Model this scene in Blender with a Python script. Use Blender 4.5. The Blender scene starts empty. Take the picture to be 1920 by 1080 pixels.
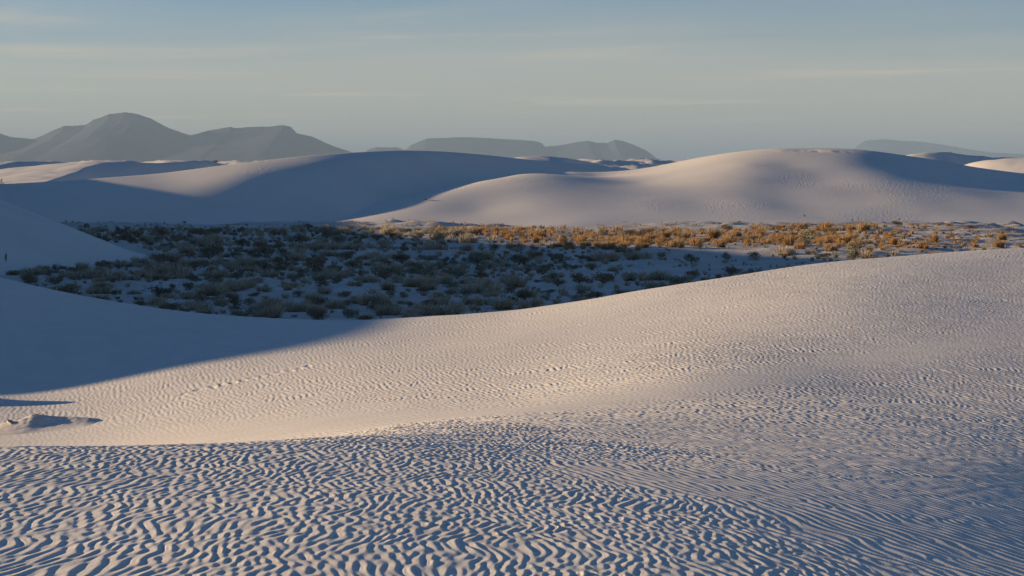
import bpy, math, random
import numpy as np
from mathutils import Vector

random.seed(7)
RNG = np.random.default_rng(11)
scene = bpy.context.scene
R = math.radians

# ------------------------------------------------------------------ camera
ZC = 6.5                      # eye height above the grass flat (z = 0)
F = 3583.0                    # focal length in photo pixels (1920 wide)
HORIZON = 310.0
PITCH = math.atan((540.0 - HORIZON) / F)
cam_d = bpy.data.cameras.new('camera')
cam_d.sensor_width = 36.0
cam_d.lens = 36.0 * F / 1920.0
cam_d.clip_start = 0.1
cam_d.clip_end = 200000.0
cam = bpy.data.objects.new('camera', cam_d)
scene.collection.objects.link(cam)
cam.location = (0, 0, ZC)
cam.rotation_euler = (math.pi / 2 - PITCH, 0, 0)
scene.camera = cam

# ------------------------------------------------------------------ light
SUN_EL = R(8.4)
SUN_AHEAD = R(12.0)            # the sun stands to the left, a little ahead of the camera
sun_dir = Vector((-math.cos(SUN_AHEAD) * math.cos(SUN_EL), math.sin(SUN_AHEAD) * math.cos(SUN_EL), math.sin(SUN_EL)))
sl = bpy.data.lights.new('sun', 'SUN')
sl.energy = 5.0
sl.angle = R(0.55)
sl.color = (1.0, 0.735, 0.45)
so = bpy.data.objects.new('sun', sl)
scene.collection.objects.link(so)
so.rotation_euler = sun_dir.to_track_quat('Z', 'Y').to_euler()
so.location = (-60, 20, 60)

world = bpy.data.worlds.new('World')
scene.world = world
world.use_nodes = True
nt = world.node_tree
nt.nodes.clear()
W = nt.nodes.new
L = nt.links.new
out = W('ShaderNodeOutputWorld')
bg = W('ShaderNodeBackground')
bg.inputs['Strength'].default_value = 0.063
sky = W('ShaderNodeTexSky')
sky.sky_type = 'NISHITA'
sky.sun_disc = False
sky.sun_elevation = SUN_EL
sky.sun_rotation = math.atan2(sun_dir.x, sun_dir.y)
sky.altitude = 1200
sky.air_density = 1.0
sky.dust_density = 0.3
sky.ozone_density = 4.6
# thin cirrus: noise on a flat layer high above (direction / height), denser where one looks far through it
tc = W('ShaderNodeTexCoord')
sep = W('ShaderNodeSeparateXYZ')
L(tc.outputs['Generated'], sep.inputs[0])
def wmath(op, a, b=None, c=None, clamp=False):
    n = W('ShaderNodeMath'); n.operation = op; n.use_clamp = clamp
    for i, v in enumerate((a, b, c)):
        if v is None: continue
        if isinstance(v, (int, float)): n.inputs[i].default_value = v
        else: L(v, n.inputs[i])
    return n.outputs[0]
zz = wmath('MAXIMUM', sep.outputs['Z'], 0.004)
cx = wmath('DIVIDE', sep.outputs['X'], zz)
cy = wmath('DIVIDE', sep.outputs['Y'], zz)
rad = wmath('SQRT', wmath('ADD', wmath('MULTIPLY', cx, cx), wmath('MULTIPLY', cy, cy)))
comb = W('ShaderNodeCombineXYZ')
L(wmath('MULTIPLY', cx, 0.20), comb.inputs[0]); L(wmath('MULTIPLY', wmath('MULTIPLY_ADD', cx, 0.35, cy), 0.26), comb.inputs[1])
n1 = W('ShaderNodeTexNoise'); n1.inputs['Scale'].default_value = 1.0; n1.inputs['Detail'].default_value = 6.0
n1.inputs['Roughness'].default_value = 0.55; n1.inputs['Distortion'].default_value = 0.6
L(comb.outputs[0], n1.inputs['Vector'])
comb2 = W('ShaderNodeCombineXYZ')
L(wmath('MULTIPLY', cx, 0.22), comb2.inputs[0]); L(wmath('MULTIPLY', cy, 0.10), comb2.inputs[1])
n2 = W('ShaderNodeTexNoise'); n2.inputs['Scale'].default_value = 1.0; n2.inputs['Detail'].default_value = 3.0
L(comb2.outputs[0], n2.inputs['Vector'])
# far veil: the layer thickens with distance, its edge ragged
edge = wmath('ADD', rad, wmath('MULTIPLY', wmath('SUBTRACT', n1.outputs['Fac'], 0.5), 7.0))
edge = wmath('ADD', edge, wmath('MULTIPLY', wmath('SUBTRACT', n2.outputs['Fac'], 0.5), 9.0))
veil_n = W('ShaderNodeMapRange'); veil_n.interpolation_type = 'SMOOTHSTEP'
L(edge, veil_n.inputs['Value'])
veil_n.inputs['From Min'].default_value = 5.5; veil_n.inputs['From Max'].default_value = 21.0
veil_n.inputs['To Max'].default_value = 0.6
wisp = W('ShaderNodeMapRange'); wisp.interpolation_type = 'SMOOTHSTEP'
L(n1.outputs['Fac'], wisp.inputs['Value'])
wisp.inputs['From Min'].default_value = 0.52; wisp.inputs['From Max'].default_value = 0.72
wisp.inputs['To Max'].default_value = 0.30
cl = wmath('ADD', veil_n.outputs[0], wisp.outputs[0], clamp=True)
mixc = W('ShaderNodeMix'); mixc.data_type = 'RGBA'
CLOUD_MIX = mixc
L(cl, mixc.inputs['Factor'])
L(sky.outputs[0], mixc.inputs[6])
mixc.inputs[7].default_value = (5.1, 4.5, 3.6, 1)
L(mixc.outputs[2], bg.inputs['Color'])
L(bg.outputs[0], out.inputs['Surface'])

scene.view_settings.view_transform = 'Standard'
scene.view_settings.look = 'None'
scene.view_settings.gamma = 1.0
scene.view_settings.use_curve_mapping = False
scene.view_settings.exposure = 1.04
scene.cycles.use_denoising = True
scene.cycles.max_bounces = 6
scene.cycles.volume_bounces = 0
scene.cycles.caustics_reflective = False
scene.cycles.caustics_refractive = False

# ------------------------------------------------------------------ helpers
def P(px, py, d):
    """the point at ground distance d (along +Y) that the photo shows at pixel px, py"""
    u = (px - 960.0) / F
    v = -(py - 540.0) / F
    t = d / (math.cos(PITCH) + v * math.sin(PITCH))
    return (t * u, d, ZC + t * (-math.sin(PITCH) + v * math.cos(PITCH)))

def smoothstep(a, b, x):
    t = np.clip((x - a) / (b - a), 0, 1)
    return t * t * (3 - 2 * t)

def spline(xs, ys):
    """smooth monotone-ish interpolation (Catmull-Rom tangents) with flat extrapolation"""
    xs = np.asarray(xs, float); ys = np.asarray(ys, float)
    m = np.gradient(ys, xs)
    def f(x):
        x = np.clip(x, xs[0], xs[-1])
        i = np.clip(np.searchsorted(xs, x, side='right') - 1, 0, len(xs) - 2)
        h = xs[i + 1] - xs[i]; t = (x - xs[i]) / h
        return ((2*t**3 - 3*t**2 + 1) * ys[i] + (t**3 - 2*t**2 + t) * h * m[i]
                + (-2*t**3 + 3*t**2) * ys[i + 1] + (t**3 - t**2) * h * m[i + 1])
    return f

def tps(pts, vals, smooth=1e-4):
    """thin plate spline through scattered control points"""
    pts = np.asarray(pts, float); vals = np.asarray(vals, float)
    n = len(pts)
    def K(a, b):
        r2 = (a[:, None, 0] - b[None, :, 0])**2 + (a[:, None, 1] - b[None, :, 1])**2
        return 0.5 * r2 * np.log(r2 + 1e-12)
    A = np.zeros((n + 3, n + 3))
    A[:n, :n] = K(pts, pts) + np.eye(n) * smooth
    A[:n, n] = 1; A[:n, n + 1:] = pts
    A[n, :n] = 1; A[n + 1:, :n] = pts.T
    w = np.linalg.solve(A, np.concatenate([vals, np.zeros(3)]))
    def f(a, b):
        sh = np.shape(a); q = np.stack([np.ravel(a), np.ravel(b)], 1)
        res = np.empty(len(q))
        for s in range(0, len(q), 100000):
            c = q[s:s + 100000]
            res[s:s + 100000] = K(c, pts) @ w[:n] + w[n] + c @ w[n + 1:]
        return res.reshape(sh)
    return f

def noise_tile(n, lo, hi, seed, ani=1.0):
    """periodic noise with wavelengths between lo and hi (in tile fractions)"""
    r = np.random.default_rng(seed)
    k = np.fft.fftfreq(n) * n
    kx, ky = np.meshgrid(k, k * ani)
    kk = np.hypot(kx, ky); kk[0, 0] = 1e9
    amp = kk ** -1.6 * (kk >= 1 / hi) * (kk <= 1 / lo)
    f = np.fft.ifft2(np.fft.fft2(r.standard_normal((n, n))) * amp).real
    return f / f.std()

def sample(tile, x, y, size):
    n = tile.shape[0]
    fx = np.asarray(x) / size * n; fy = np.asarray(y) / size * n
    ix = np.floor(fx).astype(np.int64); iy = np.floor(fy).astype(np.int64)
    tx = fx - ix; ty = fy - iy
    ix0 = ix % n; ix1 = (ix + 1) % n; iy0 = iy % n; iy1 = (iy + 1) % n
    return ((tile[iy0, ix0] * (1 - tx) + tile[iy0, ix1] * tx) * (1 - ty)
            + (tile[iy1, ix0] * (1 - tx) + tile[iy1, ix1] * tx) * ty)

SOFT = noise_tile(256, 0.02, 1.0, 3)
SWELL = noise_tile(256, 0.12, 1.0, 9)

def grid_mesh(name, X, Y, Z, mat, kind='structure', label=None, cat=None):
    ny, nx = X.shape
    co = np.stack([X, Y, Z], -1).reshape(-1, 3).astype(np.float32)
    idx = np.arange(nx * ny, dtype=np.int32).reshape(ny, nx)
    q = np.stack([idx[:-1, :-1], idx[:-1, 1:], idx[1:, 1:], idx[1:, :-1]], -1).reshape(-1, 4)
    me = bpy.data.meshes.new(name)
    me.vertices.add(len(co)); me.vertices.foreach_set('co', co.ravel())
    me.loops.add(q.size); me.loops.foreach_set('vertex_index', q.ravel())
    me.polygons.add(len(q))
    me.polygons.foreach_set('loop_start', np.arange(0, q.size, 4, dtype=np.int32))
    me.polygons.foreach_set('use_smooth', np.ones(len(q), dtype=bool))
    me.update(calc_edges=True)
    me.materials.append(mat)
    o = bpy.data.objects.new(name, me)
    scene.collection.objects.link(o)
    o['kind'] = kind
    if label: o['label'] = label
    if cat: o['category'] = cat
    return o

# ------------------------------------------------------------------ materials
def new_mat(name):
    m = bpy.data.materials.new(name); m.use_nodes = True
    t = m.node_tree
    b = t.nodes['Principled BSDF']
    b.inputs['Roughness'].default_value = 0.95
    b.inputs['Specular IOR Level'].default_value = 0.1
    return m, t, b

def sand_material(name, c1, c2, scale, bump=0.0, bump_scale=1.0, stretch=(1, 1, 1), dist=0.02, patch=False):
    m, t, b = new_mat(name)
    N = t.nodes.new; K = t.links.new
    tc = N('ShaderNodeTexCoord')
    ns = N('ShaderNodeTexNoise'); ns.inputs['Scale'].default_value = scale; ns.inputs['Detail'].default_value = 8
    ns.inputs['Roughness'].default_value = 0.6
    K(tc.outputs['Object'], ns.inputs['Vector'])
    mx = N('ShaderNodeMix'); mx.data_type = 'RGBA'
    mr = N('ShaderNodeMapRange'); mr.inputs['From Min'].default_value = 0.3; mr.inputs['From Max'].default_value = 0.7
    K(ns.outputs['Fac'], mr.inputs['Value']); K(mr.outputs[0], mx.inputs['Factor'])
    mx.inputs[6].default_value = (*c1, 1); mx.inputs[7].default_value = (*c2, 1)
    K(mx.outputs[2], b.inputs['Base Color'])
    if bump:
        mp = N('ShaderNodeMapping'); mp.inputs['Scale'].default_value = stretch
        K(tc.outputs['Object'], mp.inputs['Vector'])
        nb = N('ShaderNodeTexNoise'); nb.inputs['Scale'].default_value = bump_scale; nb.inputs['Detail'].default_value = 3
        nb.inputs['Distortion'].default_value = 0.5
        K(mp.outputs[0], nb.inputs['Vector'])
        bp = N('ShaderNodeBump'); bp.inputs['Strength'].default_value = bump; bp.inputs['Distance'].default_value = dist
        h = nb.outputs['Fac']
        if patch:
            np_ = N('ShaderNodeTexNoise'); np_.inputs['Scale'].default_value = 0.055; np_.inputs['Detail'].default_value = 2
            K(tc.outputs['Object'], np_.inputs['Vector'])
            r2 = N('ShaderNodeMapRange'); r2.interpolation_type = 'SMOOTHSTEP'
            r2.inputs['From Min'].default_value = 0.52; r2.inputs['From Max'].default_value = 0.66
            r2.inputs['To Min'].default_value = 0.06
            K(np_.outputs['Fac'], r2.inputs['Value'])
            mu = N('ShaderNodeMath'); mu.operation = 'MULTIPLY'
            K(h, mu.inputs[0]); K(r2.outputs[0], mu.inputs[1]); h = mu.outputs[0]
        K(h, bp.inputs['Height']); K(bp.outputs[0], b.inputs['Normal'])
    return m

SAND = (0.71, 0.667, 0.605); SAND2 = (0.65, 0.607, 0.545)
M_near = sand_material('rippled_sand', SAND, SAND2, 1.3, 0.35, 60.0, dist=0.004)
M_dune = sand_material('dune_sand', SAND, SAND2, 0.12, 0.9, 2.1, (2.0, 0.6, 0.8), 0.045, True)
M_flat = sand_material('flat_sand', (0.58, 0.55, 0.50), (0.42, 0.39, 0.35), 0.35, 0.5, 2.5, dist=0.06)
M_far = sand_material('far_sand', SAND, SAND2, 0.05)

# ------------------------------------------------------------------ near dune: foreground, hollow and middle crest
near_ctrl = []
def C(px, rows):
    for py, d in rows: near_ctrl.append(P(px, py, d))
def H(px, rows):                      # hidden points: distance and drop below the eye
    for d, drop in rows: near_ctrl.append(((px - 960) / F * d, d, ZC - drop))
C(0, [(1080, 7.3), (960, 9.25), (880, 11.3), (850, 12.4), (839, 13.6), (815, 40), (760, 44.5), (720, 48), (655, 52), (600, 55), (520, 60)])
H(0, [(15.5, 2.50), (19, 3.6), (25, 4.9), (32, 5.5), (5, 1.37)])
C(320, [(1080, 7.4), (960, 9.35), (880, 11.55), (845, 12.9), (834, 14.3), (750, 43), (700, 47.5), (640, 53), (578, 59)])
H(320, [(16.5, 2.55), (20, 3.35), (26, 4.4), (33, 5.0), (38.5, 5.22), (5, 1.40)])
C(640, [(1080, 7.5), (960, 9.5), (880, 11.9), (835, 14.0), (818, 16.2), (630, 53), (597, 58)])
H(640, [(19, 2.75), (24, 3.40), (31, 4.28), (36, 4.66), (41, 4.78), (47, 4.78), (5, 1.45)])
H(960, [(5, 1.48), (8, 1.69), (10.2, 1.83), (13.6, 2.10), (17.4, 2.50), (22, 2.97), (26.5, 3.46), (30, 3.85), (36, 4.36)])
C(960, [(690, 42), (640, 48), (584, 57.5)])
H(1280, [(5, 1.50), (8.5, 1.76), (11, 1.95), (15.5, 2.39), (21, 2.97), (26.5, 3.46), (31, 3.75), (36, 3.96)])
C(1280, [(640, 44), (580, 52), (537, 57.5)])
H(1600, [(5, 1.55), (9, 1.88), (12.2, 2.17), (18, 2.80), (24, 3.40), (31, 3.84), (37, 4.00), (44, 3.84), (53, 3.36)])
C(1600, [(490, 60)])
H(1920, [(5, 1.60), (9.5, 2.03), (13.5, 2.46), (21, 3.31), (27, 3.82), (34, 4.06), (41, 3.95), (47, 3.68), (55, 3.20)])
C(1920, [(466, 62)])
H(-900, [(5, 1.32), (8, 1.54), (13, 1.95), (20, 3.7), (32, 5.4), (44, 5.3), (60, 2.6)])
H(2900, [(5, 1.70), (8, 2.20), (13, 2.95), (20, 3.95), (32, 4.60), (44, 3.9), (60, 2.7)])
near_ctrl = np.array(near_ctrl)
near_f = tps(np.stack([near_ctrl[:, 0] / near_ctrl[:, 1] * 2.4, np.log(near_ctrl[:, 1])], 1), ZC - near_ctrl[:, 2], 2e-4)

crest_px = [(-900, 520 - 120, 62), (-300, 455, 61), (0, 520, 60), (100, 549, 59.6), (200, 566, 59.3), (300, 576, 59), (450, 588, 58.4), (640, 597, 58),
            (760, 595, 57.8), (900, 588, 57.5), (1000, 579, 57.4), (1100, 566, 57.3), (1200, 550, 57.4), (1280, 537, 57.5),
            (1400, 520, 58.3), (1500, 505, 59.2), (1600, 490, 60), (1700, 479, 60.7), (1800, 472, 61.3), (1920, 466, 62), (2300, 455, 64), (2900, 452, 66)]
cp = np.array([P(*c) for c in crest_px])
crest_y = spline(cp[:, 0], cp[:, 1]); crest_z = spline(cp[:, 0], cp[:, 2])

# ripples: two slanting families that meet in chevrons, made on a periodic tile
def ripple_tile(n, size, lam, angles, spread, seed, steps=10, band=0.26, gain=1.3):
    r = np.random.default_rng(seed)
    k = np.fft.fftfreq(n, d=size / n)
    kx, ky = np.meshgrid(k, k)
    kk = np.hypot(kx, ky); th = np.arctan2(ky, kx)
    ang = np.zeros_like(kk)
    for a, w in angles:
        d1 = np.angle(np.exp(2j * (th - a))) / 2
        ang += w * np.exp(-(d1 / spread) ** 2)
    filt = np.exp(-((kk * lam - 1) / band) ** 2) * ang
    u = r.standard_normal((n, n))
    for i in range(steps):
        u = np.fft.ifft2(np.fft.fft2(u) * filt).real
        u /= u.std()
        if i < steps - 1: u = np.tanh(gain * u)
    return u
TS = 8.5
# the tiles are used stretched along y: the ripple crests run mostly along the line of sight
T_bulb = ripple_tile(1024, TS, 0.057, [(R(42), 1.0), (R(-42), .9), (0.0, 0.8)], R(30), 5, 1, 0.50, 1.2)
T_diag = ripple_tile(1024, TS, 0.070, [(R(46), 1.0), (R(20), .6)], R(22), 6, 2, .45, 1.4)
T_far = ripple_tile(1024, TS, 0.100, [(R(50), 1.0), (R(-25), .6), (R(20), .6)], R(26), 8, 2, .42, 1.8)

def lean(tile, x, y, s):
    """sample a tile with its crests pushed downwind, so the right side is the steep one"""
    a = sample(tile, x, y, TS)
    return sample(tile, x - s * np.clip(a, -1.8, 1.8), y, TS)

def ripple_height(x, y):
    """wind ripples, unit amplitude"""
    wx = x + 0.03 * sample(SWELL, x + 3, y, 3.0)
    wy = y + 0.10 * sample(SWELL, x + 40, y + 7, 5.0)
    a = lean(T_bulb, wx, wy / 3.6, 0.0036)
    b = lean(T_diag, wx + 5, wy / 3.2, 0.006)
    c = 1.35 * lean(T_far, wx + 2, wy / 3.0, 0.008)
    u = x / np.maximum(y, 1)
    wgt = smoothstep(0.02, 0.22, u + 0.012 * (y - 12) + 0.05 * sample(SWELL, x, y, 9.0))
    wf = smoothstep(17, 30, y)
    fore = (a * (1 - wgt) + 0.95 * b * wgt) / np.sqrt(wgt ** 2 + (1 - wgt) ** 2)
    rip = (fore * (1 - wf) + c * wf) / np.sqrt(wf ** 2 + (1 - wf) ** 2)
    return np.where(rip > 0, rip * (1 - 0.12 * np.clip(rip, 0, 2.5)), rip * 0.9)

def near_height(x, y, ripples=True):
    u = x / y
    z = ZC - near_f(u * 2.4, np.log(y))
    # the crest: beyond it the slip face drops to the flat
    v = y - crest_y(x)
    slip = crest_z(x) - 0.62 * (v - 0.10)
    k = 0.10
    m = np.clip(0.5 + 0.5 * (slip - z) / k, 0, 1)
    z0 = np.where(v > -4, slip * (1 - m) + z * m - k * m * (1 - m), z)
    z = z0 + 0.03 * sample(SWELL, x, y, 40.0) * smoothstep(14, 40, y)
    # hummock left of the frame whose shadow enters the picture
    hx, hy = P(-95, 770, 45.2)[:2]
    z = z + 0.55 * np.exp(-(((x - hx) / 0.7) ** 2 + ((y - hy) / 0.55) ** 2))
    # line of old footprints crossing the hollow
    a0 = P(345, 757, 44.0); a1 = P(575, 706, 46.4)
    rf = random.Random(4)
    for i in range(26):
        t = (i + rf.uniform(-0.3, 0.3)) / 25.0
        fx = a0[0] + (a1[0] - a0[0]) * t; fy = a0[1] + (a1[1] - a0[1]) * t + (0.10 if i % 2 else -0.10) + rf.uniform(-0.1, 0.1)
        dp_ = rf.uniform(0.010, 0.024)
        near = (np.abs(x - fx) < 0.6) & (np.abs(y - fy) < 0.8)
        if near.any():
            e = ((x[near] - fx) / 0.09) ** 2 + ((y[near] - fy) / 0.15) ** 2
            z[near] += -dp_ * np.exp(-e) + 0.3 * dp_ * np.exp(-((np.sqrt(e) - 1.7) / 0.5) ** 2)
    if ripples:
        s = np.log(y)
        # amplitude: strong in front, faint in the swale, moderate on the far slope
        sw = ZC - z
        amp = 0.0022 * (1 - smoothstep(12, 20, y)) + 0.0055 * smoothstep(12, 20, y) * (1 - smoothstep(34, 48, y)) + 0.0043 * smoothstep(34, 48, y)
        # smooth swale between the two slopes
        swale_y = np.interp(u, [-0.268, -0.09, 0.0, 0.09, 0.18, 0.268], [36, 33, 29, 32.5, 38.5, 43.5])
        wd = np.interp(u, [-0.268, 0.0, 0.268], [6.0, 3.8, 2.2])
        amp = amp * (1 - np.interp(u, [-0.1, 0.1, 0.25], [0.9, 0.8, 0.45]) * np.exp(-((y - swale_y) / wd) ** 2))
        amp = amp * (0.95 + 0.14 * np.clip(sample(SWELL, x + 9, y + 31, 30.0), -1.5, 1.5))
        amp = amp * np.interp(u, [-0.25, -0.02, 0.10], [0.55, 0.72, 1.0]) ** smoothstep(24, 34, y)
        z = z + np.clip(amp, 0, 0.010) * ripple_height(x, y) * smoothstep(0.05, -0.6, v)
    return z

inner = np.linspace(-R(17.5), R(17.5), 980)
outer = R(17.5) + (R(50) - R(17.5)) * np.linspace(0, 1, 70)[1:] ** 2
angs = np.concatenate([-outer[::-1], inner, outer])
rows = np.concatenate([np.geomspace(3.0, 6.2, 40, endpoint=False), np.geomspace(6.2, 66, 980), np.linspace(66.2, 76, 30)])
TA, RY = np.meshgrid(np.tan(angs), rows)
NX = TA * RY
NZ = near_height(NX, RY)
grid_mesh('sand_dune_near', NX, RY, NZ, M_near, label='rippled white sand dune filling the foreground up to the middle crest', cat='sand dune')

# ------------------------------------------------------------------ ground: grass flat and plain to the horizon
def stretch_axis(a, b, step, far_lo, far_hi, n):
    mid = np.arange(a, b + step, step)
    lo = a - np.geomspace(step, a - far_lo, n)[::-1]
    hi = mid[-1] + np.geomspace(step, far_hi - mid[-1], n)
    return np.concatenate([lo, mid, hi])
gx = stretch_axis(-62, 72, 0.6, -70000, 70000, 60)
gy = stretch_axis(76, 214, 0.55, -3000, 90000, 60)
GX, GY = np.meshgrid(gx, gy)
def ground_height(x, y):
    z = 0.10 * sample(SOFT, x, y, 60.0) * np.exp(-((np.clip(np.abs(x) - 70, 0, None)) / 40) ** 2)
    z += 0.05 * sample(SOFT, x * 0.5, y, 14.0)
    # low ledges at the foot of the far dunes, long in x
    led = sample(SOFT, x * 0.28 + 11, y, 10.0)
    g = smoothstep(186, 197, y) * smoothstep(212, 204, y)
    z += 0.20 * g * np.clip(led, -0.4, 1.4) * np.exp(-np.clip(np.abs(x) - 60, 0, None) / 15)
    for px_, row_, ln, hh in ((572, 425, 34, .50), (612, 426, 40, .34), (655, 426, 60, .36), (732, 427, 26, .52), (775, 428, 40, .36), (820, 429, 46, .36), (885, 431, 30, .34), (925, 433, 26, .28),
                              (965, 434, 24, .34), (1003, 433, 26, .30), (1040, 432, 26, .34), (1075, 432, 22, .30), (1395, 436, 30, .25), (1820, 441, 18, .38), (1800, 452, 80, .22), (1760, 447, 60, .20)):
        yy = ZC * F / (row_ - HORIZON); xx = (px_ - 960) / F * yy; hw = ln / F * yy * 0.8; hh = hh * 0.62
        dx_ = (x - xx) / hw
        z = z + hh * np.exp(-np.abs(np.where(dx_ < 0, dx_ * 2.2, dx_)) ** 2) * np.exp(-((y - yy) / 1.1) ** 2)
    # hummocky right end of the flat
    g2 = smoothstep(22, 36, x) * smoothstep(120, 140, y) * smoothstep(212, 204, y) * smoothstep(120, 80, x)
    z += 0.24 * g2 * np.clip(sample(SOFT, x * 0.3 + 31, y + 5, 9.0), -0.6, 1.5)
    # the sunlit strip lies a little higher than the shaded basin in front of it
    z += 0.25 * smoothstep(136.5, 138.5, y + 0.6 * sample(SOFT, x, y + 50, 30.0)) * smoothstep(260, 215, y)
    return np.where((np.abs(x) < 400) & (y > 40) & (y < 600), z, z * 0)
GZ = ground_height(GX, GY)
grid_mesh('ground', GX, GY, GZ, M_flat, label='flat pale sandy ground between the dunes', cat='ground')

# ------------------------------------------------------------------ dune on the left whose shadow lies over the flat
ry = [30, 45, 51, 57, 67, 79, 92, 105, 116, 128, 145, 157, 169, 194, 210, 230, 255, 290]
rx = [-44, -42, -41, -41, -43, -48, -54, -59, -61.8, -62.5, -66, -69.5, -73, -78, -80, -82, -86, -95]
rh = [-1, 2.1, 4.8, 6.9, 8.0, 9.6, 10.8, 11.4, 12.0, 14.2, 14.0, 13.0, 10.9, 10.2, 9.9, 9.4, 6.0, 2.0]
frx = spline(ry, rx); frh = spline(ry, rh)
lx = np.arange(-150, -15, 0.75); ly = np.arange(30, 290, 0.75)
LX, LY = np.meshgrid(lx, ly)
v = LX - frx(LY)
hz = frh(LY)
LZ = hz - np.where(v > 0, 0.40, 0.17) * (np.sqrt(v * v + 4.0) - 2.0) + 0.12 * sample(SWELL, LX, LY, 90.0)
LZ = np.where(LZ < 0.6, 0.6 - 0.6 * (1 - np.exp(-(0.6 - LZ) / 0.6)) * 1.0 + np.minimum(0, LZ + 1.2) * 0.4, LZ)
LZ = np.maximum(LZ - 0.12, -2.0)
grid_mesh('sand_dune_left', LX, LY, LZ, M_dune, label='shaded sand dune at the left edge beside the grass flat', cat='sand dune')

# ------------------------------------------------------------------ back dune, left: long crest with its slip face in shade
d1 = [(-700, 352, 205), (-300, 350, 208), (0, 345, 212), (100, 340, 214), (200, 333, 216), (300, 325, 218.5), (400, 312, 221), (500, 300, 224.5), (600, 290, 230),
      (700, 283.5, 238), (760, 282, 245), (830, 284, 254), (900, 289.5, 263), (1000, 300, 275), (1100, 308, 286), (1200, 319, 296), (1300, 326, 304), (1500, 340, 318)]
dp = np.array([P(*c) for c in d1])
c1y = spline(dp[:, 0], dp[:, 1]); c1z = spline(dp[:, 0], dp[:, 2])
bx = np.arange(-105, 45, 0.34); by = np.arange(185, 330, 0.34)
by = np.concatenate([np.arange(192, 262, 0.34), np.arange(262.4, 306, 0.6), np.arange(307, 350, 1.5)])
BX, BY = np.meshgrid(bx, by)
def blur1(a, n):
    k = np.hanning(n + 2)[1:-1]; k /= k.sum()
    return np.convolve(np.pad(a, n // 2, mode='edge'), k, mode='valid')[:len(a)]
c1 = blur1(c1y(bx), 41)
cyv = c1[None, :] + 0 * BY; czv = blur1(c1z(bx), 15)[None, :] + 0 * BY
slope_n = blur1(np.gradient(c1, bx), 41)[None, :]
vv = (BY - cyv) / np.sqrt(1 + slope_n ** 2)
cap = blur1(np.interp(bx, [-70, -43, -35, -28, -23, -17, -12, -8, 40], [9.0, 9.5, 9.0, 7.0, 5.5, 3.2, 1.6, 0.6, 0.3]), 31)[None, :] + 0 * BY     # gently sloping cap before the brow
w = -vv
rb = 0.25 + 0.22 * cap
front = 0.20 * w + 0.36 * rb * (np.logaddexp(0, (w - cap) / rb) - np.logaddexp(0, -cap / rb))
back = 0.10 * vv
BZ = czv - np.where(vv < 0, front, back) + 0.15 * sample(SWELL, BX, BY, 80.0) * np.clip(w / 6, 0, 1)
toe = 0.9
BZ = np.where(BZ < toe, toe * np.exp((BZ - toe) / toe) - 0.12 + 0.12 * np.clip(BZ / toe, 0, 1) + np.minimum(0, BZ + 3) * 0.3, BZ)
grid_mesh('sand_dune_back_left', BX, BY, np.maximum(BZ, -3), M_dune, label='long sand dune behind the flat with its slip face in blue shade', cat='sand dune')

# ------------------------------------------------------------------ back dune, right: broad sunlit dune
d2 = [(300, 421, 200), (580, 421, 203), (800, 425, 199), (1000, 428, 197), (1200, 430, 196), (1400, 430, 196), (1600, 428.5, 197), (1800, 426, 199), (2100, 424, 200), (2400, 424, 200),
      (580, 418, 206), (700, 393, 210), (800, 364, 216), (900, 341, 224), (970, 329, 233), (1070, 323, 246), (1120, 332, 243),
      (900, 395, 208), (1000, 385, 209),
      (1190, 319, 254), (1250, 307.5, 252), (1300, 297, 250), (1360, 288, 247), (1440, 281.5, 244), (1520, 281.5, 243), (1600, 283, 243), (1660, 288, 244), (1700, 293.5, 246), (1750, 301, 249), (1800, 309, 253), (1860, 318, 258), (1920, 325, 263), (2100, 336, 272), (2400, 345, 285),
      (1200, 375, 212), (1200, 345, 228), (1330, 380, 211), (1330, 340, 224), (1330, 312, 236), (1400, 380, 210.8), (1400, 340, 223), (1400, 308, 233.5),
      (1480, 380, 211.5), (1480, 340, 224), (1480, 308, 234), (1580, 380, 211.8), (1580, 340, 224.2), (1580, 308, 234),
      (1660, 380, 211.5), (1660, 345, 223), (1660, 315, 234), (1750, 380, 212), (1750, 342, 227), (1830, 385, 211), (1830, 345, 232), (1920, 390, 211), (1920, 350, 239), (1920, 340, 250), (2100, 390, 212), (2100, 352, 246), (2400, 390, 213)]
q = np.array([P(*c) for c in d2])
back_pts = [(-10, 234, 1.2), (-4, 243, 2.8), (3, 254, 4.4), (11, 267, 4.9), (-60, 300, -3), (-20, 300, -1), (20, 285, 5.0), (20, 320, 1), (45, 270, 6.0), (45, 310, 1.5), (80, 300, 2.5), (80, 330, 0.5), (120, 330, 0.5), (140, 300, 3), (-60, 230, -3), (-60, 200, -2), (-38, 222, -1.2), (-30, 240, 0.0)]
q = np.concatenate([q, np.array(back_pts, float)])
f2 = tps(q[:, :2] / 20.0, q[:, 2], 1e-4)
ex = np.arange(-48, 125, 0.42); ey = np.concatenate([np.arange(192, 266, 0.36), np.arange(267, 330, 1.5)])
EX, EY = np.meshgrid(ex, ey)
EZ = f2(EX / 20.0, EY / 20.0)
EZ = np.where(EY < 197, EZ - 0.10 * (197 - EY), EZ)
crl = spline(q[19:34, 0], q[19:34, 1])
on = np.exp(-((EY - crl(EX)) / 1.3) ** 2) * smoothstep(32, 35, EX) * smoothstep(45, 41, EX)
EZ = EZ + 0.07 * on * sample(SOFT, EX * 2.2, EY, 14.0) + 0.06 * sample(SWELL, EX + 13, EY, 70.0)
grid_mesh('sand_dune_back_right', EX, EY, EZ, M_dune, label='broad sunlit sand dune behind the golden grass on the right', cat='sand dune')

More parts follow.
